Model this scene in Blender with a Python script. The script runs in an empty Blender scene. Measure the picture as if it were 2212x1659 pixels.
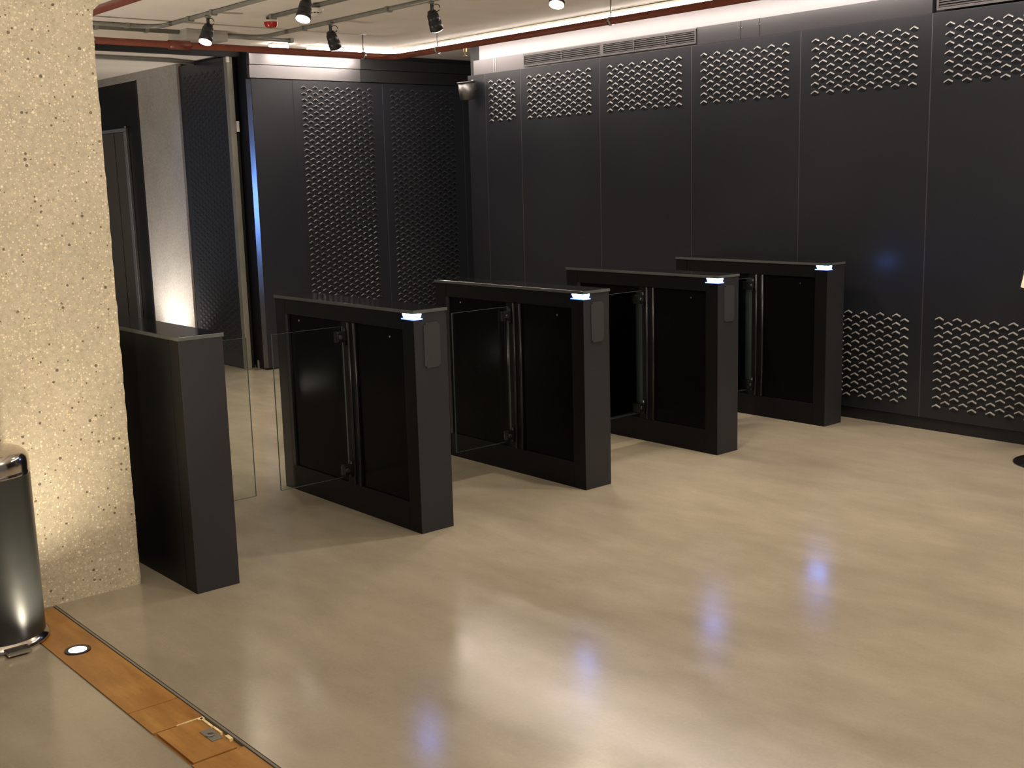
import bpy, bmesh, math, random
from mathutils import Vector, Matrix
random.seed(7)
SC = bpy.context.scene
COL = SC.collection
PI = math.pi

# ------------------------------------------------------------------ camera
CAM = Vector((-2.913792, -4.063268, 1.55))
R_ = Vector((0.7577426, -0.65201818, -0.02642791))
U_ = Vector((0.13316432, 0.11485602, 0.98441625))
F_ = Vector((0.63882189, 0.74945339, -0.17385686))
cd = bpy.data.cameras.new('camera')
cam = bpy.data.objects.new('camera', cd)
COL.objects.link(cam)
cam.matrix_world = Matrix(((R_.x, U_.x, -F_.x, CAM.x), (R_.y, U_.y, -F_.y, CAM.y), (R_.z, U_.z, -F_.z, CAM.z), (0, 0, 0, 1)))
cd.sensor_fit = 'HORIZONTAL'
cd.sensor_width = 36
cd.lens = 2504.5469 * 36 / 2212
cd.clip_start = 0.05
SC.camera = cam
SC.view_settings.view_transform = 'Standard'
SC.view_settings.look = 'None'
SC.view_settings.gamma = 1
SC.view_settings.use_curve_mapping = False
SC.view_settings.exposure = 0.0

# ------------------------------------------------------------------ world and lights
W = bpy.data.worlds.new('room_ambient')
SC.world = W
W.use_nodes = True
bg = W.node_tree.nodes['Background']
bg.inputs[0].default_value = (1.0, 0.95, 0.90, 1)
bg.inputs[1].default_value = 0.13
WARM = (1.0, 0.86, 0.65)
WHITE = (1.0, 0.90, 0.80)


def spot(name, loc, aim, power, size=60, blend=0.6, color=WARM, radius=0.035):
    l = bpy.data.lights.new(name, 'SPOT')
    l.energy = power
    l.color = color
    l.spot_size = math.radians(size)
    l.spot_blend = blend
    l.shadow_soft_size = radius
    o = bpy.data.objects.new(name, l)
    COL.objects.link(o)
    o.location = loc
    o.rotation_euler = (Vector(aim) - Vector(loc)).to_track_quat('-Z', 'Y').to_euler()
    return o


spot('gate_spot_light', (1.15, -0.42, 2.58), (0.9, -0.1, 0), 95, 125, 1.0)
spot('lane_spot_light', (2.0, 1.0, 2.58), (2.1, 0.3, 0), 95, 125, 1.0, WARM, 0.12)
spot('far_fill_light', (0.67, 3.05, 2.46), (0.4, 3.0, 0), 110, 130, 1.0, WARM, 0.12)  # this and the next two: fill added so floor bounce lifts the ceiling
spot('far_fill_light', (2.3, 3.0, 2.50), (2.2, 2.9, 0), 80, 125, 1.0, WARM, 0.12)
spot('far_fill_light', (-0.6, 3.6, 2.50), (-0.6, 3.5, 0), 110, 130, 1.0, WARM, 0.12)
spot('foyer_spot_light', (2.4, -1.7, 2.58), (2.4, -1.2, 0), 165, 135, 1.0, WARM, 0.12)
spot('near_spot_light', (0.3, -3.2, 2.58), (0.1, -1.9, 0), 140, 140, 1.0, WARM, 0.15)
spot('left_spot_light', (-2.6, -3.4, 2.58), (-1.8, -1.4, 0), 85, 130, 1.0, WARM, 0.15)
spot('pillar_spot_light', (-1.9, -2.4, 2.58), (-1.75, 0.3, 1.25), 110, 80, 0.8)
spot('panel_spot_light', (1.46, 3.10, 2.46), (2.1, 4.72, 1.0), 32, 62, 0.35)
spot('corridor_uplight_beam', (1.22, 6.15, 0.04), (1.74, 6.22, 0.95), 95, 120, 1.0, WHITE, 0.05)
spot('blue_side_light', (-2.6, 3.7, 1.35), (1.80, 5.0, 1.60), 170, 30, 0.8, (0.18, 0.38, 1.0), 0.25)  # added blue lamp, source unseen, to tint the corridor edge
for ux, uy in ((-2.2, 2.9), (-1.622, -2.6), (-1.622, -4.8)):  # added fill beams without fixtures, to brighten the ceiling
    spot('ceiling_fill_beam', (ux, uy, 0.03), (ux + 0.5, uy + 0.3, 2.6), 250, 150, 1.0, WHITE, 0.04)

# ------------------------------------------------------------------ materials
MATS = {}


def node_mat(name):
    m = bpy.data.materials.new(name)
    m.use_nodes = True
    return m, m.node_tree, m.node_tree.nodes['Principled BSDF']


def coords(nt, scale=1.0):
    tc = nt.nodes.new('ShaderNodeNewGeometry')
    mp = nt.nodes.new('ShaderNodeMapping')
    mp.inputs['Scale'].default_value = (scale,) * 3 if not isinstance(scale, tuple) else scale
    nt.links.new(tc.outputs['Position'], mp.inputs['Vector'])
    return mp.outputs['Vector']


def noise(nt, vec, scale, detail=4, rough=0.55):
    n = nt.nodes.new('ShaderNodeTexNoise')
    n.inputs['Scale'].default_value = scale
    n.inputs['Detail'].default_value = detail
    n.inputs['Roughness'].default_value = rough
    nt.links.new(vec, n.inputs['Vector'])
    return n.outputs['Fac']


def ramp(nt, fac, stops):
    r = nt.nodes.new('ShaderNodeValToRGB')
    e = r.color_ramp.elements
    while len(e) < len(stops):
        e.new(0.5)
    for k, (p, c) in enumerate(stops):
        e[k].position = p
        e[k].color = (*c, 1) if len(c) == 3 else c
    nt.links.new(fac, r.inputs['Fac'])
    return r.outputs['Color']


def mixc(nt, fac, a, b, mode='MIX'):
    n = nt.nodes.new('ShaderNodeMix')
    n.data_type = 'RGBA'
    n.blend_type = mode
    for sock, v in ((n.inputs['Factor'], fac), (n.inputs['A'], a), (n.inputs['B'], b)):
        pass
    ins = [i for i in n.inputs if i.type == 'RGBA']
    if isinstance(fac, (int, float)):
        n.inputs[0].default_value = fac
    else:
        nt.links.new(fac, n.inputs[0])
    for i, v in zip(ins, (a, b)):
        if isinstance(v, tuple):
            i.default_value = (*v, 1)
        else:
            nt.links.new(v, i)
    return [o for o in n.outputs if o.type == 'RGBA'][0]


def simple(name, base, rough=0.5, metal=0.0, var=0.12, vscale=6.0, spec=0.5, bump=0.0, bscale=60):
    """a plain finish with a little procedural unevenness"""
    m, nt, p = node_mat(name)
    v = coords(nt)
    f = noise(nt, v, vscale)
    lo = tuple(c * (1 - var) for c in base)
    hi = tuple(min(1, c * (1 + var)) for c in base)
    nt.links.new(ramp(nt, f, [(0.3, lo), (0.7, hi)]), p.inputs['Base Color'])
    r = nt.nodes.new('ShaderNodeMapRange')
    r.inputs['To Min'].default_value = max(0.0, rough - 0.05)
    r.inputs['To Max'].default_value = rough + 0.05
    nt.links.new(f, r.inputs['Value'])
    nt.links.new(r.outputs[0], p.inputs['Roughness'])
    p.inputs['Metallic'].default_value = metal
    p.inputs['Specular IOR Level'].default_value = spec
    if bump:
        b = nt.nodes.new('ShaderNodeBump')
        b.inputs['Strength'].default_value = bump
        b.inputs['Distance'].default_value = 0.002
        nt.links.new(noise(nt, v, bscale, 3), b.inputs['Height'])
        nt.links.new(b.outputs[0], p.inputs['Normal'])
    MATS[name] = m
    return m


def emit(name, color, strength):
    m, nt, p = node_mat(name)
    p.inputs['Base Color'].default_value = (0.8, 0.8, 0.8, 1)
    p.inputs['Emission Color'].default_value = (*color, 1)
    p.inputs['Emission Strength'].default_value = strength
    MATS[name] = m
    return m


simple('cladding', (0.0155, 0.0172, 0.0225), 0.36, 0.0, 0.05, 2.0, 0.4)
simple('louvre_lip_dim', (0.036, 0.036, 0.037), 0.28, 0.0, 0.05, 2.0, 0.8)  # dimmer lip colour for the back wall, where less light falls
simple('louvre_lip_lit', (0.17, 0.165, 0.16), 0.30, 0.0, 0.05, 2.0, 1.0)  # same metal as the panels; highlight on the upturned lip put into colour
simple('louvre_hood_shaded', (0.0135, 0.015, 0.019), 0.45, 0.0, 0.05, 2.0, 0.2)  # lower faces of that metal, shade put into the darker colour
simple('joint', (0.10, 0.10, 0.10), 0.4, 0.6)
simple('black_void', (0.006, 0.006, 0.007), 0.6)
simple('fascia_metal', (0.22, 0.21, 0.22), 0.38, 0.6, 0.06, 1.5)
simple('brushed_fascia', (0.12, 0.115, 0.12), 0.36, 0.6, 0.06, 1.5)
simple('dark_fascia', (0.05, 0.05, 0.055), 0.30, 0.4, 0.06, 1.5)
simple('grille_metal', (0.075, 0.07, 0.073), 0.45, 0.3)
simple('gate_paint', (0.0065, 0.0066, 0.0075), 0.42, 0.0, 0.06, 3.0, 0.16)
simple('gate_front_lit', (0.023, 0.023, 0.027), 0.45, 0.0, 0.06, 3.0, 0.3)
simple('smoked_glass', (0.004, 0.004, 0.0045), 0.16, 0.0, 0.1, 3.0, 0.06)
simple('black_gloss', (0.008, 0.008, 0.009), 0.06, 0.0, 0.1, 3.0)
simple('reader_face', (0.036, 0.036, 0.040), 0.5, 0, 0.05, 3, 0.3)
simple('rod_metal', (0.045, 0.045, 0.05), 0.3, 0.7)
simple('clamp_metal', (0.05, 0.05, 0.055), 0.28, 0.8)
simple('chrome', (0.62, 0.57, 0.52), 0.14, 1.0, 0.04)
simple('steel', (0.42, 0.41, 0.42), 0.3, 1.0, 0.06)
simple('bronze_steel', (0.17, 0.14, 0.10), 0.33, 0.9, 0.08)
simple('bin_black', (0.014, 0.015, 0.0145), 0.33, 0.0, 0.05, 6, 0.6)
simple('ceiling_paint', (0.80, 0.745, 0.665), 0.8, 0.0, 0.05, 2.5, 0.3)
simple('red_pipe', (0.20, 0.047, 0.024), 0.42, 0.0, 0.12, 14)
simple('conduit_grey', (0.28, 0.28, 0.245), 0.42, 0.3, 0.15, 10)
simple('box_grey', (0.42, 0.40, 0.37), 0.5)
simple('spot_black', (0.022, 0.022, 0.024), 0.4)
simple('white_plastic', (0.72, 0.68, 0.58), 0.45)
simple('red_plastic', (0.42, 0.025, 0.016), 0.25)
simple('brass', (0.62, 0.48, 0.26), 0.3, 0.9)
simple('pale_profile', (0.22, 0.21, 0.165), 0.4, 0.2)
simple('reveal_metal', (0.16, 0.16, 0.17), 0.24, 0.9)
simple('glass_edge', (0.10, 0.14, 0.135), 0.12, 0.0, 0.1)
simple('brushed_can', (0.15, 0.145, 0.14), 0.42, 0.8, 0.05)
simple('satin_fascia', (0.17, 0.165, 0.17), 0.30, 0.8, 0.06, 1.5)
simple('slab_edge', (0.085, 0.095, 0.092), 0.2, 0.0, 0.1)
simple('lead_grey', (0.17, 0.16, 0.14), 0.55)
simple('raw_edge', (0.78, 0.62, 0.34), 0.7, 0, 0.2, 60)
emit('strip_glow', (1.0, 0.87, 0.78), 32.0)
emit('lens_glow', (1.0, 0.86, 0.62), 14.0)
emit('blue_glow', (0.13, 0.30, 1.0), 70.0)
emit('blue_rim', (0.03, 0.14, 1.0), 5)
emit('uplight_glow', (1.0, 0.93, 0.86), 14.0)


def make_floor_mat():
    m, nt, p = node_mat('polished_concrete')
    v = coords(nt)
    a = noise(nt, v, 0.9, 6, 0.6)
    b = noise(nt, coords(nt, (1.0, 0.35, 1.0)), 5.0, 6, 0.65)
    c = noise(nt, v, 90, 2, 0.5)
    col = ramp(nt, a, [(0.30, (0.30, 0.262, 0.20)), (0.72, (0.40, 0.352, 0.278))])
    col = mixc(nt, 0.55, col, ramp(nt, b, [(0.32, (0.66, 0.65, 0.63)), (0.70, (1.0, 1.0, 1.0))]), 'MULTIPLY')
    col = mixc(nt, 0.25, col, ramp(nt, c, [(0.35, (0.8, 0.8, 0.8)), (0.65, (1.0, 1.0, 1.0))]), 'MULTIPLY')
    nt.links.new(col, p.inputs['Base Color'])
    r = nt.nodes.new('ShaderNodeMapRange')
    r.inputs['From Min'].default_value = 0.3
    r.inputs['From Max'].default_value = 0.7
    r.inputs['To Min'].default_value = 0.14
    r.inputs['To Max'].default_value = 0.24
    nt.links.new(b, r.inputs['Value'])
    nt.links.new(r.outputs[0], p.inputs['Roughness'])
    p.inputs['Specular IOR Level'].default_value = 0.5
    bp = nt.nodes.new('ShaderNodeBump')
    bp.inputs['Strength'].default_value = 0.06
    bp.inputs['Distance'].default_value = 0.004
    nt.links.new(noise(nt, v, 9, 3), bp.inputs['Height'])
    nt.links.new(bp.outputs[0], p.inputs['Normal'])
    MATS['floor'] = m


def make_aggregate_mat(name, base, speck):
    """bush-hammered concrete with small pebbles showing"""
    m, nt, p = node_mat(name)
    v = coords(nt)
    col = ramp(nt, noise(nt, v, 3.0, 5), [(0.3, tuple(c * 0.82 for c in base)), (0.7, base)])
    fine = noise(nt, v, 70, 4, 0.7)
    col = mixc(nt, 0.8, col, ramp(nt, fine, [(0.30, (0.72, 0.70, 0.66)), (0.62, (1.05, 1.05, 1.05))]), 'MULTIPLY')
    patch = noise(nt, v, 5.0, 3)
    off = 0.0
    for scale, size, stops, keep in (
            (120.0, 0.26, [(0.0, (0.62, 0.52, 0.36)), (0.5, (0.72, 0.64, 0.48)), (1.0, (0.66, 0.53, 0.34))], 0.45),
            (120.0, 0.20, [(0.0, (0.22, 0.15, 0.08)), (0.5, (0.33, 0.23, 0.12)), (1.0, (0.62, 0.52, 0.36))], 0.55),
            (62.0, 0.16, [(0.0, (0.62, 0.53, 0.38)), (0.5, (0.75, 0.68, 0.53)), (1.0, (0.68, 0.56, 0.38))], 0.62),
            (48.0, 0.15, [(0.0, (0.09, 0.075, 0.06)), (0.4, (0.20, 0.11, 0.05)), (0.7, (0.13, 0.11, 0.09)), (1.0, (0.24, 0.14, 0.07))], 0.68)):
        vo = nt.nodes.new('ShaderNodeTexVoronoi')
        vo.inputs['Scale'].default_value = scale
        vo.inputs['Randomness'].default_value = 1.0
        off += 7.31
        sh = nt.nodes.new('ShaderNodeVectorMath')
        sh.inputs[1].default_value = (off, off * 0.37, off * 1.7)
        nt.links.new(v, sh.inputs[0])
        nt.links.new(sh.outputs[0], vo.inputs['Vector'])
        sep = nt.nodes.new('ShaderNodeSeparateColor')
        nt.links.new(vo.outputs['Color'], sep.inputs[0])
        pick = nt.nodes.new('ShaderNodeMath')
        pick.operation = 'GREATER_THAN'
        pick.inputs[1].default_value = keep
        add = nt.nodes.new('ShaderNodeMath')
        add.operation = 'MULTIPLY_ADD'
        nt.links.new(patch, add.inputs[0])
        add.inputs[1].default_value = 0.55
        add.inputs[2].default_value = -0.27
        s2 = nt.nodes.new('ShaderNodeMath')
        s2.operation = 'ADD'
        nt.links.new(sep.outputs[0], s2.inputs[0])
        nt.links.new(add.outputs[0], s2.inputs[1])
        nt.links.new(s2.outputs[0], pick.inputs[0])
        sz = nt.nodes.new('ShaderNodeMath')
        sz.operation = 'MULTIPLY'
        nt.links.new(sep.outputs[2], sz.inputs[0])
        sz.inputs[1].default_value = size * 2
        near = nt.nodes.new('ShaderNodeMath')
        near.operation = 'LESS_THAN'
        nt.links.new(vo.outputs['Distance'], near.inputs[0])
        nt.links.new(sz.outputs[0], near.inputs[1])
        both = nt.nodes.new('ShaderNodeMath')
        both.operation = 'MULTIPLY'
        nt.links.new(pick.outputs[0], both.inputs[0])
        nt.links.new(near.outputs[0], both.inputs[1])
        sc = nt.nodes.new('ShaderNodeMath')
        sc.operation = 'MULTIPLY'
        sc.inputs[1].default_value = speck
        nt.links.new(both.outputs[0], sc.inputs[0])
        col = mixc(nt, sc.outputs[0], col, ramp(nt, sep.outputs[1], stops))
    nt.links.new(col, p.inputs['Base Color'])
    p.inputs['Roughness'].default_value = 0.75
    bp = nt.nodes.new('ShaderNodeBump')
    bp.inputs['Strength'].default_value = 0.35
    bp.inputs['Distance'].default_value = 0.004
    nt.links.new(fine, bp.inputs['Height'])
    nt.links.new(bp.outputs[0], p.inputs['Normal'])
    MATS[name] = m


def make_wood_mat():
    m, nt, p = node_mat('stained_board')
    v = coords(nt, (10.0, 1.6, 10.0))
    a = noise(nt, v, 2.2, 6, 0.6)
    b = noise(nt, coords(nt), 45, 3, 0.6)
    c = noise(nt, coords(nt), 3.2, 3)
    col = ramp(nt, a, [(0.28, (0.25, 0.115, 0.027)), (0.55, (0.36, 0.175, 0.042)), (0.75, (0.45, 0.240, 0.070))])
    col = mixc(nt, 0.5, col, ramp(nt, c, [(0.35, (0.75, 0.70, 0.62)), (0.65, (1.0, 1.0, 1.0))]), 'MULTIPLY')
    col = mixc(nt, 0.35, col, ramp(nt, b, [(0.25, (0.55, 0.5, 0.45)), (0.45, (1.0, 1.0, 1.0))]), 'MULTIPLY')
    nt.links.new(col, p.inputs['Base Color'])
    p.inputs['Roughness'].default_value = 0.42
    MATS['board'] = m


def make_glass_mat():
    m = bpy.data.materials.new('clear_glass')
    m.use_nodes = True
    nt = m.node_tree
    nt.nodes.remove(nt.nodes['Principled BSDF'])
    out = nt.nodes['Material Output']
    fr = nt.nodes.new('ShaderNodeFresnel')
    fr.inputs['IOR'].default_value = 1.42
    tr = nt.nodes.new('ShaderNodeBsdfTransparent')
    n = noise(nt, coords(nt), 3.0)
    nt.links.new(ramp(nt, n, [(0.3, (0.95, 0.97, 0.96)), (0.7, (0.96, 0.98, 0.97))]), tr.inputs['Color'])
    gl = nt.nodes.new('ShaderNodeBsdfGlossy')
    gl.inputs['Roughness'].default_value = 0.03
    mx = nt.nodes.new('ShaderNodeMixShader')
    nt.links.new(fr.outputs[0], mx.inputs[0])
    nt.links.new(tr.outputs[0], mx.inputs[1])
    nt.links.new(gl.outputs[0], mx.inputs[2])
    nt.links.new(mx.outputs[0], out.inputs['Surface'])
    MATS['glass'] = m


make_floor_mat()
make_aggregate_mat('aggregate_concrete', (0.53, 0.465, 0.355), 1.0)
make_aggregate_mat('cast_concrete', (0.42, 0.405, 0.385), 0.25)
make_wood_mat()
make_glass_mat()


# ------------------------------------------------------------------ helpers
def box(bm, x0, x1, y0, y1, z0, z1, bev=0.0):
    vs = [bm.verts.new((x, y, z)) for z in (z0, z1) for y in (y0, y1) for x in (x0, x1)]
    fs = [bm.faces.new([vs[i] for i in q]) for q in ((0, 2, 3, 1), (4, 5, 7, 6), (0, 1, 5, 4), (2, 6, 7, 3), (0, 4, 6, 2), (1, 3, 7, 5))]
    if bev:
        es = list({e for f in fs for e in f.edges})
        bmesh.ops.bevel(bm, geom=es, offset=bev, segments=2, affect='EDGES', profile=0.6)
    return fs


def bx(*a, **k):
    bm = bmesh.new()
    box(bm, *a, **k)
    return bm


def tube(bm, pts, r, seg=12, caps=True):
    pts = [Vector(p) for p in pts]
    rings = []
    n = len(pts)
    t0 = (pts[1] - pts[0]).normalized()
    ref = Vector((0, 0, 1)) if abs(t0.z) < 0.9 else Vector((1, 0, 0))
    for i, p in enumerate(pts):
        t = (pts[min(i + 1, n - 1)] - pts[max(i - 1, 0)]).normalized()
        a = t.cross(ref).normalized()
        b = t.cross(a).normalized()
        rr = r[i] if isinstance(r, (list, tuple)) else r
        rings.append([bm.verts.new(p + rr * (math.cos(2 * PI * k / seg) * a + math.sin(2 * PI * k / seg) * b)) for k in range(seg)])
    for i in range(n - 1):
        for k in range(seg):
            f = bm.faces.new((rings[i][k], rings[i][(k + 1) % seg], rings[i + 1][(k + 1) % seg], rings[i + 1][k]))
            f.smooth = True
    if caps:
        bm.faces.new(rings[0][::-1])
        bm.faces.new(rings[-1])
    bmesh.ops.recalc_face_normals(bm, faces=bm.faces[:])


def tb(pts, r, seg=12):
    bm = bmesh.new()
    tube(bm, pts, r, seg)
    return bm


def lathe(bm, prof, cx=0, cy=0, seg=40, sharp=35):
    rings = []
    for r, z in prof:
        if r < 1e-5:
            rings.append([bm.verts.new((cx, cy, z))])
        else:
            rings.append([bm.verts.new((cx + r * math.cos(2 * PI * k / seg), cy + r * math.sin(2 * PI * k / seg), z)) for k in range(seg)])
    for a, b in zip(rings, rings[1:]):
        for k in range(seg):
            q = [a[k % len(a)], a[(k + 1) % len(a)], b[(k + 1) % len(b)], b[k % len(b)]]
            u = []
            for v in q:
                if v not in u:
                    u.append(v)
            if len(u) >= 3:
                bm.faces.new(u).smooth = True
    bmesh.ops.recalc_face_normals(bm, faces=bm.faces[:])
    for e in bm.edges:
        if len(e.link_faces) == 2 and e.calc_face_angle(0) > math.radians(sharp):
            e.smooth = False


def lt(prof, cx=0, cy=0, seg=40):
    bm = bmesh.new()
    lathe(bm, prof, cx, cy, seg)
    return bm


def mesh_of(bm, name, *mats):
    me = bpy.data.meshes.new(name)
    bm.to_mesh(me)
    bm.free()
    for m in mats:
        me.materials.append(MATS[m] if isinstance(m, str) else m)
    return me


def obj(name, bm, mat, parent=None, label=None):
    mats = mat if isinstance(mat, (list, tuple)) else (mat,)
    o = bpy.data.objects.new(name, mesh_of(bm, name, *mats))
    COL.objects.link(o)
    if parent:
        o.parent = parent
    if label:
        o['label'] = label
    return o


def tag(o, label, cat, group=None):
    o['label'] = label
    o['category'] = cat
    if group:
        o['group'] = group
    return o


def thing(name, label, cat, loc=(0, 0, 0), rz=0, group=None):
    o = bpy.data.objects.new(name, None)
    COL.objects.link(o)
    o.location = loc
    o.rotation_euler = (0, 0, rz)
    o.empty_display_size = 0.1
    return tag(o, label, cat, group)


def struct(name, bm, mat, label=None):
    o = obj(name, bm, mat)
    o['kind'] = 'structure'
    if label:
        o['label'] = label
    return o


def piece(name, me, parent, loc, rz=0):
    o = bpy.data.objects.new(name, me)
    COL.objects.link(o)
    o.parent = parent
    o.location = loc
    o.rotation_euler = (0, 0, rz)
    return o


# ------------------------------------------------------------------ setting: floor, ceiling
HC = 2.66                       # hall ceiling
XW = 3.386                      # face of the right wall panels
YB = 4.723                      # face of the back wall panels
XS = 1.74                       # face of the corridor side wall
bm = bmesh.new()
box(bm, -1.522, 7, -6.5, 11, -0.12, 0)
box(bm, -5, -1.522, 0.28, 11, -0.12, 0)
box(bm, -5, -1.702, -6.5, 0.28, -0.12, 0)
box(bm, -1.702, -1.522, -6.5, 0.28, -0.12, -0.03)
struct('floor', bm, 'floor', 'beige polished concrete floor')
struct('ceiling', bx(-5, 7, -6.5, 4.93, HC, HC + 0.12), 'ceiling_paint', 'off-white painted ceiling')
cc = struct('ceiling_corridor', bx(-5, XS + 0.2, 4.93, 11, 2.625, HC + 0.12), 'ceiling_paint', 'ceiling of the lift corridor')
struct('trim_1', bx(-3.0, 1.86, 4.865, 4.93, 2.60, HC), 'black_void', 'black header bar above the corridor opening')

# sunk cable duct with its boards
duct = struct('trim_2', bx(-1.7015, -1.5225, -4.5, 0.279, -0.029, -0.024), 'lead_grey', 'floor duct between the concrete slabs')
for x, zt in ((-1.6955, -0.006), (-1.5280, -0.001)):
    obj('edge_strip', bx(x - 0.0022 - 0.0014 * (x > -1.6), x + 0.0022 + 0.0014 * (x > -1.6), -4.5, 0.279, -0.024, zt), 'lead_grey', duct)
ZB = -0.003
for y0, y1 in ((-0.806, 0.277), (-0.984, -0.810), (-1.60, -1.236), (-2.6, -1.604), (-3.6, -2.604), (-4.48, -3.604)):
    w0, w1 = (-1.6925, -1.5335)
    obj('board', bx(w0, w1, y0, y1, -0.024, ZB - random.uniform(0, 0.001), bev=0.0012), 'board', duct)
obj('board', bx(-1.6925, -1.5335, -1.234, -0.988, -0.024, -0.010), 'board', duct)
hatch = obj('hatch_cover', bx(-1.6835, -1.552, -1.2305, -0.993, -0.010, ZB + 0.0012, bev=0.0012), 'board', duct, 'square board cover with a small grey plate')
obj('pull_plate', bx(-1.590, -1.556, -1.155, -1.076, ZB + 0.0012, ZB + 0.0035, bev=0.001), 'lead_grey', hatch, 'grey metal plate')
obj('pull_ring', lt([(0, 0.001), (0.010, 0.001), (0.012, 0.003), (0.010, 0.004), (0, 0.0035)], -1.577, -1.118, 16), 'steel', hatch)
for k, (y0, y1, x0, x1) in enumerate(((-1.065, -0.990, -1.549, -1.541), (-1.12, -1.07, -1.547, -1.540), (-1.175, -1.145, -1.546, -1.535), (-1.0, -0.985, -1.556, -1.537), (-0.989, -0.985, -1.62, -1.556))):
    obj('splintered_edge', bx(x0, x1, y0, y1, -0.012, ZB + 0.0015), 'raw_edge', duct, 'pale splintered board edge')

# ------------------------------------------------------------------ louvre mesh (x across, -y out of the wall, z up)
def louvre_mesh(w=0.057, h=0.038, out=0.0072, t=0.0085):
    """pressed louvre: a rounded chevron lip over a flat lozenge that slopes back into the sheet"""
    bm = bmesh.new()
    hw, drop, n = w / 2, 0.0145, 3
    rows = []
    for k in range(n + 1):
        a = k / n * PI / 2
        o, d = -out * math.sin(a), -t * (1 - math.cos(a))
        sh = 1 - 0.05 * k / n
        rows.append([bm.verts.new((x * sh, o * (0.75 if x else 1), d - dd)) for x, dd in ((-hw, drop), (0, 0), (hw, drop))])
    for a, b in zip(rows, rows[1:]):
        for k in (0, 1):
            bm.faces.new((a[k], a[k + 1], b[k + 1], b[k])).smooth = True
    L, T, R2 = rows[-1]
    B = bm.verts.new((0, 0, -h))
    low = [bm.faces.new((L, T, B)), bm.faces.new((T, R2, B))]
    ends = [bm.faces.new([r[0] for r in rows] + [B]), bm.faces.new([r[2] for r in rows][::-1] + [B])]
    bmesh.ops.recalc_face_normals(bm, faces=bm.faces[:])
    if low[0].normal.y > 0:
        bmesh.ops.reverse_faces(bm, faces=bm.faces[:])
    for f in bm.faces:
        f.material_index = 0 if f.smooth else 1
    for e in bm.edges:
        if len(e.link_faces) == 2 and len({f.smooth for f in e.link_faces}) == 2:
            e.smooth = False
    return bm


LV = mesh_of(louvre_mesh(), 'louvre', 'louvre_lip_lit', 'louvre_hood_shaded')
LV_BACK = mesh_of(louvre_mesh(), 'louvre', 'louvre_lip_dim', 'louvre_hood_shaded')
CP, RP = 0.1115, 0.0523          # column and row pitch


def louvre_spots(h0, n_cols, z_top, n_rows, first_half=False):
    """centres (across, z) of a staggered field: columns h0, h0+CP/2, ..."""
    out = []
    for c in range(2 * n_cols - 1):
        half = (c % 2 == 1) != first_half
        for r in range(n_rows - (1 if half else 0)):
            out.append((h0 + c * CP / 2, z_top - r * RP - (RP / 2 if half else 0)))
    return out


# ------------------------------------------------------------------ right wall
wr = struct('wall_right', bx(3.425, 3.6, -5.5, 3.80, 0.0, HC), 'black_void', 'dark metal clad wall behind the gates')
seams = [3.80, 3.569, 3.127, 2.2343, 1.3417, 0.4491, -0.4436, -1.3362, -2.229, -3.12, -4.01]
ROT_R = -PI / 2
for i in range(len(seams) - 1):
    y1, y0 = seams[i], seams[i + 1]
    pan = obj('cladding_panel', bx(XW, 3.424, y0 + 0.003, y1 - 0.003, 0.075, 2.415, bev=0.0012), 'cladding', wr)
    obj('seam_strip', bx(XW + 0.0005, 3.424, y0 - 0.0028, y0 + 0.0028, 0.076, 2.414), 'joint', wr)
    if i == 0 or i > 7:
        continue
    if i == 1:
        spots = louvre_spots(0.075, 3, 2.360, 7)
        spots += [(0.075 + 5 * CP / 2, z - RP / 2) for z in [2.360 - r * RP for r in range(6)]]
    else:
        spots = louvre_spots(0.112, 7, 2.360, 7)
    if i in (5, 6, 7):
        for k, s in enumerate(louvre_spots(0.112, 7, 0.690, 11, i == 5)):
            spots.append(s)
    for h, z in spots:
        if y1 - h < -2.25:
            continue
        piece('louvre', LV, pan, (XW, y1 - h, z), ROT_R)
bb = struct('baseboard_right', bx(3.400, 3.424, -5.5, 3.80, 0.0, 0.0745), 'black_void', 'black recessed skirting under the right wall')

# fascia band over the panels, upper lit plate, grilles
obj('lower_fascia', bx(3.392, 3.424, 1.300, 3.72, 2.416, 2.532), 'brushed_fascia', wr)
for y in (3.43, 3.455):
    obj('fascia_strap', bx(3.390, 3.3925, y - 0.006, y + 0.006, 2.418, 2.531), 'fascia_metal', wr)
obj('upper_fascia', bx(3.400, 3.424, -5.5, 3.65, 2.533, HC - 0.001), 'fascia_metal', wr)
for y0, y1 in ((-0.44, 0.770), (0.774, 0.918), (0.922, 1.292)):
    fp = obj('fascia_plate', bx(3.386, 3.424, y0, y1, 2.416, 2.531, bev=0.001), 'dark_fascia', wr)
for y, z in ((0.765, 2.492), (0.785, 2.492), (0.910, 2.488), (0.930, 2.488)):
    bm = bmesh.new()
    bmesh.ops.create_uvsphere(bm, u_segments=8, v_segments=5, radius=0.005, matrix=Matrix.Translation((3.385, y, z)))
    obj('rivet', bm, 'steel', wr)
obj('fascia_plate', bx(3.386, 3.424, -5.5, -2.26, 2.416, 2.531, bev=0.001), 'dark_fascia', wr)


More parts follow.
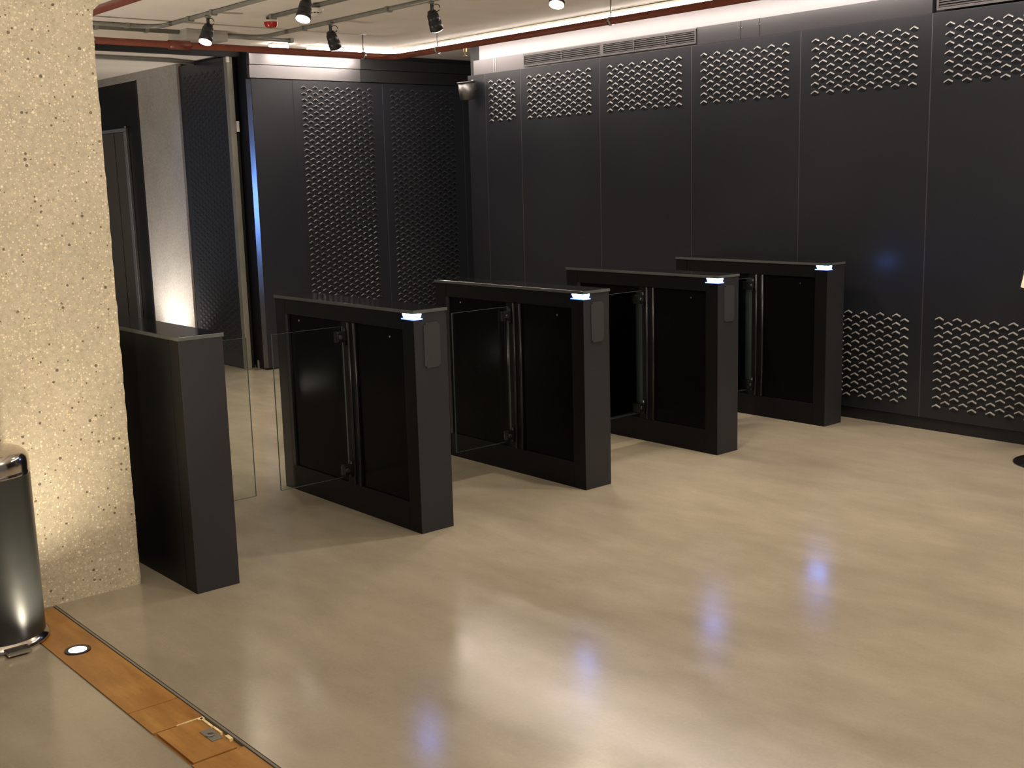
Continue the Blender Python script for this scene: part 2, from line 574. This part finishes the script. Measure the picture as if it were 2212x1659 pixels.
def air_grille(label, y_far, y_near, mids):
    g = thing('air_grille', label, 'vent', (3.392, y_far, 2.474), 0, 'linear air grilles above the wall panels')
    L = y_far - y_near
    bm = bmesh.new()
    for z0, z1 in ((-0.048, -0.034), (0.034, 0.050)):
        box(bm, -0.014, -0.001, -L, 0, z0, z1)
    for y in (0, -L + 0.012):
        box(bm, -0.014, -0.001, y - 0.012, y, -0.034, 0.034)
    obj('frame', bm, 'grille_metal', g)
    obj('backing', bx(-0.0035, -0.001, -L + 0.012, -0.012, -0.034, 0.034), 'black_void', g)
    for k in range(5):
        z = -0.028 + k * 0.0138
        obj('slat', bx(-0.0125, -0.005, -L + 0.012, -0.012, z - 0.0020, z + 0.0020), 'grille_metal', g)
    for y, w in mids:
        obj('divider', bx(-0.0138, -0.004, -y - w, -y + w, -0.034, 0.034), 'grille_metal', g)
    return g


air_grille('long slatted grille above the wall panels near the corner', 3.075, 1.297, ((0.44, 0.004), (0.875, 0.018), (1.20, 0.004), (1.50, 0.004)))
air_grille('slatted grille at the top right edge above the last wall panel', -0.47, -2.25, ((0.6, 0.004), (0.89, 0.018)))

# ------------------------------------------------------------------ back wall
wb = struct('wall_back', bx(1.852, 7, YB + 0.03, YB + 0.22, 0, HC), 'black_void', 'dark metal clad wall beside the corridor')
bp_edges = [1.855, 2.242, 3.151, 4.060, 4.97]
first = True
for i in range(4):
    x0, x1 = bp_edges[i], bp_edges[i + 1]
    pan = obj('cladding_panel', bx(x0 + 0.003, x1 - 0.003, YB, YB + 0.029, 0.015, 2.42, bev=0.0012), 'cladding', wb)
    if i:
        obj('seam_strip', bx(x0 - 0.0028, x0 + 0.0028, YB + 0.001, YB + 0.029, 0.016, 2.419), 'black_void' if i == 1 else 'joint', wb)
    if i in (1, 2):
        sp = louvre_spots(x0 + 0.105, 7, 2.378, 43)
        sp.sort(key=lambda s: -s[1])
        for h, z in sp[:300]:
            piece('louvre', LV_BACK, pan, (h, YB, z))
        bm = bmesh.new()
        for h, z in sp[300:]:
            b2 = louvre_mesh()
            for f in b2.faces:
                bm.faces.new([bm.verts.new(v.co + Vector((h, YB, z))) for v in f.verts]).material_index = f.material_index
            b2.free()
        o = obj('lower_louvres', bm, ('louvre_lip_dim', 'louvre_hood_shaded'), pan)
        o['kind'] = 'stuff'
obj('end_reveal', bx(1.848, 1.8519, YB + 0.03, YB + 0.22, 0.015, 2.60), 'black_void', wb)
bm = bmesh.new()
q = [(1.830, 4.760), (1.856, 4.7245), (1.8575, 4.7515), (1.8475, 4.762)]
lo = [bm.verts.new((x, y, 0.015)) for x, y in q]
hi = [bm.verts.new((x, y, 2.415)) for x, y in q]
for k in range(4):
    bm.faces.new((lo[k], lo[(k + 1) % 4], hi[(k + 1) % 4], hi[k]))
bm.faces.new(lo[::-1])
bm.faces.new(hi)
bmesh.ops.recalc_face_normals(bm, faces=bm.faces[:])
obj('corner_bead', bm, 'reveal_metal', wb, 'bevelled metal edge catching blue light')
for x0, x1, fm in ((1.842, 2.92, 'satin_fascia'), (2.923, 4.6, 'black_void')):  # right length blackened: shade past the lit stretch put into the material
    obj('lower_fascia', bx(x0, x1, YB - 0.012, YB + 0.029, 2.424, 2.528, bev=0.001), fm, wb)
    obj('upper_fascia', bx(x0, x1, YB - 0.022, YB + 0.029, 2.531, 2.617, bev=0.001), fm, wb)

# ------------------------------------------------------------------ corridor side wall
ws = struct('wall_corridor', bx(XS + 0.03, XS + 0.2, 5.10, 11, 0, 2.625), 'black_void', 'side wall of the lift corridor')
pan = obj('cladding_panel', bx(XS, XS + 0.029, 4.945, 5.80, 0.01, 2.60, bev=0.0012), 'cladding', ws, 'tall louvred panel at the corridor entrance')
bm = bmesh.new()
for h, z in louvre_spots(0.10, 7, 2.52, 46):
    b2 = louvre_mesh(out=0.0040)
    for f in b2.faces:
        bm.faces.new([bm.verts.new(Vector((XS, 5.80 - h, z)) + Vector((v.co.y, -v.co.x, v.co.z))) for v in f.verts])
    b2.free()
o = obj('small_louvres', bm, 'cladding', pan)
o['kind'] = 'stuff'
prof = obj('corner_profile', bx(XS - 0.004, XS + 0.045, 4.888, 4.944, 0.002, 2.60, bev=0.002), 'pale_profile', ws, 'pale metal corner profile')
obj('top_bracket', bx(XS - 0.012, XS + 0.012, 4.872, 4.887, 2.555, 2.615), 'white_plastic', prof)
obj('latch_plate', bx(XS + 0.048, XS + 0.072, 4.885, 4.91, 2.00, 2.085), 'white_plastic', prof)
obj('door_pocket', bx(XS + 0.046, 1.847, 4.96, 5.08, 0.0, 2.60), 'black_void', ws)
obj('concrete_pier', bx(XS - 0.02, XS + 0.029, 5.804, 6.655, 0, 2.624), 'cast_concrete', ws, 'grey cast concrete strip')
obj('concrete_lintel', bx(XS - 0.02, XS + 0.029, 6.655, 10.5, 2.558, 2.624), 'cast_concrete', ws)
surround = obj('lift_surround', bx(XS + 0.005, XS + 0.029, 6.657, 10.5, 0.0, 2.557), 'gate_paint', ws)
obj('surround_edge', bx(XS - 0.018, XS + 0.004, 6.657, 6.70, 0.0, 2.556), 'black_void', surround)
lift = thing('lift_door', 'steel framed lift door seen past the concrete pillar', 'lift', (XS, 7.0, 0))
obj('jamb', bx(-0.025, 0.004, -0.005, 0.055, 0, 2.10, bev=0.003), 'steel', lift)
obj('jamb', bx(-0.025, 0.004, 1.145, 1.205, 0, 2.10, bev=0.003), 'steel', lift)
obj('head', bx(-0.025, 0.004, -0.005, 1.205, 2.101, 2.135, bev=0.003), 'steel', lift)
for k in range(4):
    obj('door_leaf', bx(-0.004 - 0.003 * (k % 2), 0.004, 0.06 + k * 0.27, 0.06 + k * 0.27 + 0.262, 0.0, 2.098), 'bronze_steel', lift)
obj('head_glint', lt([(0, 2.137), (0.014, 2.137), (0.014, 2.150), (0, 2.152)], -0.014, 0.012, 12), 'steel', lift)
dg = thing('door_guide', 'small pale floor guide at the foot of the black door pocket', 'guide', (1.80, 4.80, 0))
obj('post', bx(-0.006, 0.006, -0.006, 0.006, 0.0, 0.085), 'steel', dg)
obj('foot', bx(-0.03, 0.012, -0.012, 0.012, 0.0, 0.008), 'steel', dg)

# ------------------------------------------------------------------ concrete pillar with flared head
px0, px1, py0, py1 = -2.35, -1.186, 0.28, 0.92
bm = bmesh.new()
rng = random.Random(3)
def ring(z, grow, jit):
    vs = []
    n = 8
    for k in range(n + 1):
        pass
    pts = [(px0 - grow, py0 - grow), (px1 + grow, py0 - grow), (px1 + grow, py1 + grow), (px0 - grow, py1 + grow)]
    return [bm.verts.new((x + rng.uniform(-jit, jit), y + rng.uniform(-jit, jit) * 0.5, z)) for x, y in pts]
zs = [0.0] + [k * 0.037 for k in range(1, 60)]
rings = [ring(z, 0, 0.0022) for z in zs if z < 2.18]
rings.append(ring(2.20, 0.004, 0))
rings.append(ring(HC - 0.001, 0.43, 0))
for a, b in zip(rings, rings[1:]):
    for k in range(4):
        bm.faces.new((a[k], a[(k + 1) % 4], b[(k + 1) % 4], b[k]))
bm.faces.new(rings[0][::-1])
bm.faces.new(rings[-1])
pil = struct('pillar', bm, 'aggregate_concrete', 'rough pebbly concrete pillar with a flared head')

# ------------------------------------------------------------------ speed gates
GH, GL, SLAB = 1.003, 1.2, 0.988


def gate_side(g, s, w, wing=True):
    """one long face of a gate: s=-1 left, +1 right; parts get local coordinates"""
    def X(a):                    # a = depth inwards from the face
        return a if s < 0 else w - a

    def b(x0, x1, *r, **k):
        xa, xb = sorted((X(x0), X(x1)))
        return bx(xa, xb, *r, **k)
    obj('front_glass', b(0.010, 0.016, 0.090, 0.472, 0.135, 0.912), 'smoked_glass', g)
    obj('rear_glass', b(0.010, 0.016, 0.592, 1.078, 0.135, 0.912), 'smoked_glass', g)
    obj('edge_profile', b(-0.001, 0.010, 1.079, 1.103, 0.132, 0.914), 'rod_metal', g)
    obj('hinge_column', b(0.004, 0.016, 0.474, 0.590, 0.133, 0.912), 'gate_paint', g)
    for y in (0.478, 0.527):
        obj('hinge_rod', tb([(X(0.002), y, 0.134), (X(0.002), y, 0.913)], 0.0075, 10), 'rod_metal', g)
    for y, z in ((0.986, 0.886), (0.20, 0.872)):
        obj('sensor', tb([(X(0.008), y, z), (X(0.0105), y, z)], 0.005, 10), 'steel', g)
    if wing:
        xw0, xw1 = sorted((X(-0.014), X(-0.385)))
        bm = bmesh.new()
        fs = box(bm, xw0, xw1, 0.550, 0.560, 0.172, 0.893)
        for f in fs:
            f.material_index = 0 if abs(f.normal.y) > 0.9 else 1
        bm.normal_update()
        for f in bm.faces:
            f.material_index = 0 if abs(f.normal.y) > 0.9 else 1
        wg = obj('glass_wing', bm, ('glass', 'glass_edge'), g, 'clear glass wing')
        for z in (0.845, 0.205):
            c = obj('hinge_clamp', b(-0.052, 0.004, 0.540, 0.570, z - 0.026, z + 0.026, bev=0.006), 'clamp_metal', g)
            obj('bolt', tb([(X(-0.034), 0.539, z), (X(-0.034), 0.534, z)], 0.010, 12), 'steel', c)
            obj('knuckle', tb([(X(-0.002), 0.555, z - 0.04), (X(-0.002), 0.555, z + 0.04)], 0.011, 12), 'clamp_metal', c)


def speed_gate(x, w, label, left=True, right=True, light=True, reader=True):
    g = thing('speed_gate', label, 'gate', (x, 0, 0), 0, 'row of black speed gates')
    bm = bx(0, w, 0, 0.086, 0, SLAB - 0.001, bev=0.002)
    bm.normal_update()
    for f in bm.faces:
        f.material_index = 0 if f.normal.y < -0.5 else 1  # same paint all round; front toned lighter for the light it gets
    obj('front_post', bm, ('gate_front_lit', 'gate_paint'), g)
    obj('rear_post', bx(0, w, 1.104, GL, 0, SLAB - 0.001, bev=0.002), 'gate_paint', g)
    obj('plinth', bx(0.001, w - 0.001, 0.0875, 1.1025, 0, 0.132, bev=0.0015), 'gate_paint', g)
    obj('top_rail', bx(0.001, w - 0.001, 0.0875, 1.1025, 0.914, SLAB - 0.001, bev=0.0015), 'gate_paint', g)
    obj('core', bx(0.017, w - 0.017, 0.087, 1.103, 0.1325, 0.9135), 'black_void', g)
    bm = bx(-0.004, w + 0.004, -0.004, GL + 0.004, SLAB, GH, bev=0.0015)
    bm.normal_update()
    for f in bm.faces:
        f.material_index = 1 if abs(f.normal.z) < 0.8 else 0
    obj('top_cover', bm, ('black_gloss', 'slab_edge'), g, 'glossy black glass top')
    if left:
        gate_side(g, -1, w)
    else:
        obj('side_panel', bx(-0.0005, 0.0165, 0.0875, 1.1025, 0.0005, SLAB - 0.0015, bev=0.001), 'gate_paint', g, 'plain black side panel')
    if right:
        gate_side(g, 1, w)
    else:
        obj('side_panel', bx(w - 0.0165, w + 0.0005, 0.0875, 1.1025, 0.0005, SLAB - 0.0015, bev=0.001), 'gate_paint', g, 'plain black side panel')
    if light:
        # wedge shaped lamp wrapping the front left corner under the top
        bm = bmesh.new()
        e = 0.0035
        top = [(-e, 0.078), (-e, -e), (0.041, -e), (0.038, 0.004), (0.004, 0.004), (0.004, 0.078)]
        bot = [(-e, 0.066), (-e, -e), (0.034, -e), (0.032, 0.004), (0.004, 0.004), (0.004, 0.066)]
        z0, z1 = 0.9655, 0.9865
        a = [bm.verts.new((p[0], p[1], z0)) for p in bot]
        b = [bm.verts.new((p[0], p[1], z1)) for p in top]
        for k in range(6):
            bm.faces.new((a[k], a[(k + 1) % 6], b[(k + 1) % 6], b[k]))
        bm.faces.new(a[::-1])
        bm.faces.new(b)
        bmesh.ops.recalc_face_normals(bm, faces=bm.faces[:])
        lamp = obj('status_light', bm, 'blue_glow', g, 'glowing blue-white corner light')
        bm = bmesh.new()
        box(bm, -0.0042, 0.003, -0.0042, 0.086, 0.9605, 0.9652)
        box(bm, 0.003, 0.046, -0.0042, 0.003, 0.9605, 0.9652)
        obj('lamp_rim', bm, 'blue_rim', lamp)
    if reader:
        bm = bmesh.new()
        box(bm, 0.050, 0.137, -0.004, 0.001, 0.744, 0.944)
        es = [e for e in bm.edges if abs(e.verts[0].co.y - e.verts[1].co.y) > 0.002]
        bmesh.ops.bevel(bm, geom=es, offset=0.010, segments=4, affect='EDGES')
        obj('card_reader', bm, 'reader_face', g, 'flush dark grey reader plate')
    return g


S_, GW = 1.0209, 0.1788
speed_gate(-1.0781, 0.181, 'black gate beside the concrete pillar, with no blue light', left=False, right=True, light=False, reader=False)
speed_gate(0, GW, 'black gate with blue light, nearest of the four lit gates')
speed_gate(S_, GW, 'second blue-lit gate from the pillar side, its reader plate showing')
speed_gate(2 * S_, GW, 'third blue-lit gate, between the gate by the wall and the second')
speed_gate(3 * S_, GW, 'black gate standing against the right wall beside its lower louvres', left=True, right=False, reader=False)

# ------------------------------------------------------------------ pedal bin
pb = thing('pedal_bin', 'black pedal bin with chrome lid standing before the concrete pillar', 'bin', (-1.787, 0.066, 0))
obj('base_ring', lt([(0.0, 0.001), (0.158, 0.001), (0.162, 0.006), (0.160, 0.016), (0.152, 0.024), (0.148, 0.028), (0.0, 0.028)], seg=64), 'chrome', pb)
obj('body', lt([(0.0, 0.028), (0.1475, 0.028), (0.1475, 0.600), (0.0, 0.600)], seg=64), 'bin_black', pb)
obj('rim', lt([(0.0, 0.6005), (0.1495, 0.6005), (0.1500, 0.606), (0.1480, 0.612), (0, 0.612)], seg=64), 'chrome', pb)
obj('lid', lt([(0.0, 0.613), (0.1485, 0.613), (0.1490, 0.640), (0.1460, 0.658), (0.1380, 0.672), (0.125, 0.681), (0.105, 0.687), (0.07, 0.691), (0, 0.693)], seg=64), 'chrome', pb)
obj('pedal', bx(-0.04, 0.04, -0.205, -0.15, 0.008, 0.022, bev=0.005), 'chrome', pb)

# ------------------------------------------------------------------ recessed uplight in the duct
up = thing('floor_uplight', 'small glowing round uplight set in the brown floor boards', 'lamp', (-1.622, -0.212, ZB))
obj('ring', lt([(0.030, 0.0005), (0.044, 0.0005), (0.043, 0.004), (0.034, 0.0048), (0.030, 0.003)], seg=32), 'clamp_metal', up)
obj('lens', lt([(0, 0.0035), (0.020, 0.0038), (0.0295, 0.0030), (0.0295, 0.0008), (0, 0.0008)], seg=32), 'uplight_glow', up)
spot('uplight_beam', (-1.622, -0.212, 0.012), (-1.66, 0.28, 1.7), 40, 120, 0.9, (1.0, 0.88, 0.66), 0.025)

# ------------------------------------------------------------------ linear ceiling lights
def led_batten(label, p0, p1):
    p0, p1 = Vector(p0), Vector(p1)
    d = (p1 - p0)
    L = d.length
    b = thing('linear_light', label, 'light', p0, math.atan2(d.y, d.x), 'linear lights along the ceiling edge')
    obj('housing', bx(0, L, -0.030, 0.030, -0.010, 0.0), 'white_plastic', b)
    obj('diffuser', bx(0.004, L - 0.004, -0.029, 0.029, -0.042, -0.0102, bev=0.010), 'strip_glow', b)
    return b


LX, LY = 3.03, 4.36
led_batten('short glowing ceiling light standing alone left of the long run', (1.845, LY, HC - 0.001), (2.005, LY, HC - 0.001))
led_batten('glowing ceiling light along the back wall', (2.19, LY, HC - 0.001), (LX - 0.03, LY, HC - 0.001))
led_batten('glowing ceiling light from the room corner along the right wall', (LX, LY + 0.03, HC - 0.001), (LX, 2.02, HC - 0.001))
led_batten('glowing ceiling light along the right wall over the far grille', (LX, 2.00, HC - 0.001), (LX, -0.3, HC - 0.001))
led_batten('glowing ceiling light running out of the picture top', (LX, -0.32, HC - 0.001), (LX, -2.6, HC - 0.001))
cb = tag(obj('cable', tb([(LX - 0.085, LY - 0.1, HC - 0.005), (LX - 0.085, -2.5, HC - 0.005)], 0.0045, 8), 'conduit_grey'), 'thin cable on the ceiling beside the glowing strip', 'cable')

# ------------------------------------------------------------------ sprinkler pipe
PZ, PX, PY = 2.503, 2.46, 3.545
sp = thing('sprinkler_pipe', 'dark red sprinkler pipe bending round below the ceiling lights', 'pipe', (0, 0, 0))
cn = [(PX - 0.10 + 0.10 * math.sin(a), PY - 0.10 + 0.10 * math.cos(a), PZ) for a in [k * PI / 16 for k in range(9)]]
obj('pipe_run', tb([(-3.0, PY, PZ)] + cn + [(PX, -3.5, PZ)], 0.0225, 16), 'red_pipe', sp)
obj('coupling', tb([(0.62, PY, PZ), (0.77, PY, PZ)], 0.031, 16), 'red_pipe', sp)
obj('branch', tb([(-0.36, PY - 0.02, PZ), (-0.36, -3.0, PZ)], 0.0225, 16), 'red_pipe', sp)
for x, y in ((2.18, PY), (PX, 2.985), (PX, 1.2), (0.1, PY)):
    h = obj('hanger', tb([(x, y, PZ), (x, y, HC)], 0.005, 8), 'steel', sp)
    obj('clamp', tb([(x - 0.012 * (y == PY), y - 0.012 * (y != PY), PZ), (x + 0.012 * (y == PY), y + 0.012 * (y != PY), PZ)], 0.027, 14), 'steel', h)
    obj('plate', bx(x - 0.02, x + 0.02, y - 0.02, y + 0.02, HC - 0.004, HC - 0.0005), 'steel', h)
for x, y in ((PX, 2.66),):
    h = obj('sprinkler_head', lt([(0, PZ - 0.075), (0.014, PZ - 0.075), (0.014, PZ - 0.071), (0.005, PZ - 0.069), (0.008, PZ - 0.05), (0.013, PZ - 0.045), (0.013, PZ - 0.02), (0, PZ - 0.02)], x, y, 16), 'brass', sp)

# ------------------------------------------------------------------ conduits on the ceiling
def conduit(label, runs, r=0.0135, z=HC - 0.016, clips=()):
    t = thing('conduit', label, 'conduit', (0, 0, 0), 0, 'grey conduits on the ceiling')
    for pts in runs:
        obj('tube', tb([(x, y, z) for x, y in pts], r, 12), 'conduit_grey', t)
    for x, y, ax in clips:
        if ax == 'x':
            obj('saddle', bx(x - 0.012, x + 0.012, y - 0.024, y + 0.024, HC - 0.034, HC - 0.0005, bev=0.003), 'conduit_grey', t)
        else:
            obj('saddle', bx(x - 0.024, x + 0.024, y - 0.012, y + 0.012, HC - 0.034, HC - 0.0005, bev=0.003), 'conduit_grey', t)
    return t


def bend(cx, cy, r, a0, a1, n=6):
    return [(cx + r * math.cos(a0 + (a1 - a0) * k / n), cy + r * math.sin(a0 + (a1 - a0) * k / n)) for k in range(n + 1)]


XA, XB, XC = 0.67, 1.555, 1.085
conduit('grey conduit turning beside the pillar, carrying the leftmost spotlight', [[(-3, 3.80)] + bend(XA - 0.12, 3.68, 0.12, PI / 2, 0) + [(XA, -2.5)]],
        clips=((0.45, 3.80, 'x'), (XA, 3.30, 'y'), (XA, 2.97, 'y')))
conduit('grey conduit running from the pillar into the ceiling box', [[(-3, 3.97), (0.899, 3.97)]], clips=((0.3, 3.97, 'x'), (0.66, 3.97, 'x')))
conduit('grey conduit from the ceiling box carrying two dark spotlights', [[(1.231, 3.97)] + [(1.40, 3.97)] + bend(1.44, 3.85, 0.12, PI / 2, 0) + [(XB, -2.5)]],
        clips=((XB, 3.35, 'y'), (XB, 2.3, 'y')))
conduit('short grey conduit between ceiling box and glowing ceiling lights', [[(1.231, 4.03), (1.865, 4.03)]], clips=((1.84, 4.03, 'x'),))
conduit('grey conduit with the red beacon and the smoke detector', [[(XC, 3.02), (XC, -2.5)]], clips=((XC, 2.95, 'y'),))

jb = thing('ceiling_box', 'pale grey rectangular box hanging from the ceiling behind a spotlight', 'box', (1.06, 3.86, HC))
obj('body', bx(-0.155, 0.165, -0.0, 0.30, -0.072, -0.0005, bev=0.003), 'box_grey', jb)
obj('cover', bx(-0.153, 0.163, -0.006, -0.0005, -0.070, -0.003, bev=0.002), 'box_grey', jb)
tk = thing('cable_trunking', 'pale square trunking on the ceiling above the red pipe', 'trunking', (-1.0, 4.15, HC))
obj('channel', bx(0, 1.93, 0, 0.12, -0.070, -0.0005, bev=0.003), 'ceiling_paint', tk)
obj('end_cap', bx(1.9305, 1.936, -0.002, 0.122, -0.071, -0.0005), 'box_grey', tk)
conduit('dark conduit on the corridor ceiling beyond the header', [[(-1.5, 5.38), (1.45, 5.38), (1.74, 5.50)]], r=0.018, z=2.625 - 0.0205, clips=())

# ------------------------------------------------------------------ spotlights
TOCAM = Vector((-F_.x, -F_.y, 0)).normalized()
RGT = Vector((R_.x, R_.y, 0)).normalized()


def track_spot(label, x, y, aim, lit, drop=0.095, watts=0, top=-0.0305):
    """hung from the conduit; aim = unit vector out of the lens"""
    t = thing('spotlight', label, 'spotlight', (x, y, HC), 0, 'spotlights hanging from the ceiling conduits')
    a = Vector(aim).normalized()
    obj('mount', lt([(0, top), (0.022, top), (0.022, -0.036), (0.012, -0.042), (0, -0.042)], seg=16), 'conduit_grey', t)
    obj('stem', bx(-0.0075, 0.0075, -0.0075, 0.0075, -drop, -0.042), 'spot_black', t)
    c = Vector((0, 0, -drop))
    bm = bmesh.new()
    ps = [c - a * 0.012, c - a * 0.010, c + a * 0.008, c + a * 0.010, c + a * 0.045, c + a * 0.047, c + a * 0.052, c + a * 0.054, c + a * 0.108]
    tube(bm, ps, [0.018, 0.027, 0.030, 0.035, 0.038, 0.036, 0.036, 0.040, 0.044], 24)
    obj('housing', bm, 'spot_black', t)
    e = c + a * 0.1085
    obj('lens', tb([e, e + a * 0.003], 0.040, 24), 'lens_glow' if lit else 'black_gloss', t, 'glowing lens' if lit else None)
    side = a.cross(Vector((0, 0, 1))).normalized()
    lp = [c + side * 0.006 + Vector((0, 0, 0.03)) + 0.022 * (math.cos(k * 2 * PI / 12) * RGT + math.sin(k * 2 * PI / 12) * Vector((0, 0, 1))) + RGT * 0.022 for k in range(12)]
    obj('cable_loop', tb(lp, 0.0028, 6), 'spot_black', t)
    if watts:
        w = Vector((x, y, HC)) + e + a * 0.012
        spot('spotlight_beam', w, w + a, watts, 70, 0.7)
    return t


DN = Vector((0, 0, -1))
A_TO = (DN * 0.88 + TOCAM * 0.38 - RGT * 0.15).normalized()
A_AW = (DN * 0.80 - TOCAM * 0.52 + RGT * 0.20).normalized()
track_spot('leftmost spotlight, lit, hanging in front of the pale ceiling box', XA, 3.05, A_TO, True, watts=14)
track_spot('lit spotlight at the top edge beside the smoke detector', XA, 1.84, A_TO, True, watts=14)
track_spot('dark spotlight aimed at the back wall, just above the glowing strip', XB - 0.02, 2.97, A_AW, True, watts=16)
track_spot('dark spotlight right of the others, above the bend of the pipe', XB, 1.84, A_AW, True, watts=10)
track_spot('lit spotlight lens cut by the top edge, right of the dark ones', XB, 0.70, A_TO, True, watts=14)

# ------------------------------------------------------------------ beacon and detector
rb = thing('alarm_beacon', 'red dome alarm beacon on the ceiling conduit', 'alarm', (1.09, 2.99, HC))
obj('mount', lt([(0, -0.0305), (0.020, -0.0305), (0.020, -0.034), (0, -0.034)], seg=16), 'conduit_grey', rb)
obj('base', lt([(0, -0.0345), (0.046, -0.0345), (0.046, -0.046), (0, -0.046)], seg=28), 'white_plastic', rb)
obj('dome', lt([(0, -0.0465), (0.046, -0.0465), (0.043, -0.062), (0.036, -0.076), (0.028, -0.080), (0, -0.080)], seg=28), 'red_plastic', rb)
sd = thing('smoke_detector', 'cream smoke detector between the red beacon and a spotlight', 'detector', (1.07, 2.40, HC))
obj('mount', lt([(0, -0.0305), (0.022, -0.0305), (0.022, -0.034), (0, -0.034)], seg=16), 'conduit_grey', sd)
obj('body', lt([(0, -0.0345), (0.052, -0.0345), (0.051, -0.048), (0.043, -0.058), (0, -0.058)], seg=28), 'white_plastic', sd)
cap = obj('cap', lt([(0, -0.0655), (0.034, -0.0655), (0.038, -0.078), (0.030, -0.081), (0, -0.081)], seg=28), 'white_plastic', sd)
for k in range(10):
    a = k * PI / 5
    obj('rib', bx(0.034 * math.cos(a) - 0.003, 0.034 * math.cos(a) + 0.003, 0.034 * math.sin(a) - 0.003, 0.034 * math.sin(a) + 0.003, -0.0652, -0.0583), 'white_plastic', sd)
obj('chamber', lt([(0, -0.0583), (0.026, -0.0583), (0.026, -0.0653), (0, -0.0653)], seg=20), 'black_void', sd)

# ------------------------------------------------------------------ wall mounted can light at the wall end
wl = thing('wall_light', 'brushed metal can light mounted on the near end of the dark corner', 'light', (3.30, 3.70, 2.21))
a = Vector((0.03, 0, 1))
bm = bmesh.new()
tube(bm, [(0.0, 0, 0.0), (-0.008, 0.002, 0.140)], [0.062, 0.072], 32)
obj('can', bm, 'brushed_can', wl)
obj('lid', tb([(-0.0085, 0.002, 0.1405), (-0.0095, 0.002, 0.149)], 0.077, 32), 'brushed_can', wl)
obj('bracket', bx(0.055, 0.086, -0.012, 0.012, 0.085, 0.165, bev=0.002), 'steel', wl)

# ------------------------------------------------------------------ sign stand at the right edge
st = thing('sign_stand', 'sign stand cut by the right edge, black disc foot on the floor', 'sign', (3.09, -1.40, 0))
obj('foot', lt([(0, 0.001), (0.197, 0.001), (0.200, 0.004), (0.198, 0.008), (0.06, 0.018), (0, 0.018)], seg=48), 'black_gloss', st)
obj('foot_rim', lt([(0.1975, 0.0005), (0.203, 0.0005), (0.203, 0.0035), (0.1975, 0.0035)], seg=48), 'steel', st)
obj('pole', tb([(0, 0, 0.018), (0, 0, 0.90)], 0.014, 16), 'black_gloss', st)
bm = bx(-0.16, 0.16, -0.006, 0.006, -0.11, 0.11, bev=0.002)
hd = obj('sign_holder', bm, 'black_gloss', st)
M_ = Matrix.Translation((-0.029, 0.039, 0.970)) @ Matrix.Rotation(math.radians(-40.7), 4, 'Z') @ Matrix.Rotation(math.radians(-28), 4, 'X') @ Matrix.Rotation(math.radians(22), 4, 'Y')
hd.matrix_local = M_
pp = obj('paper', bx(-0.155, 0.155, -0.0085, -0.0065, -0.105, 0.105), 'white_plastic', st)
pp.matrix_local = M_
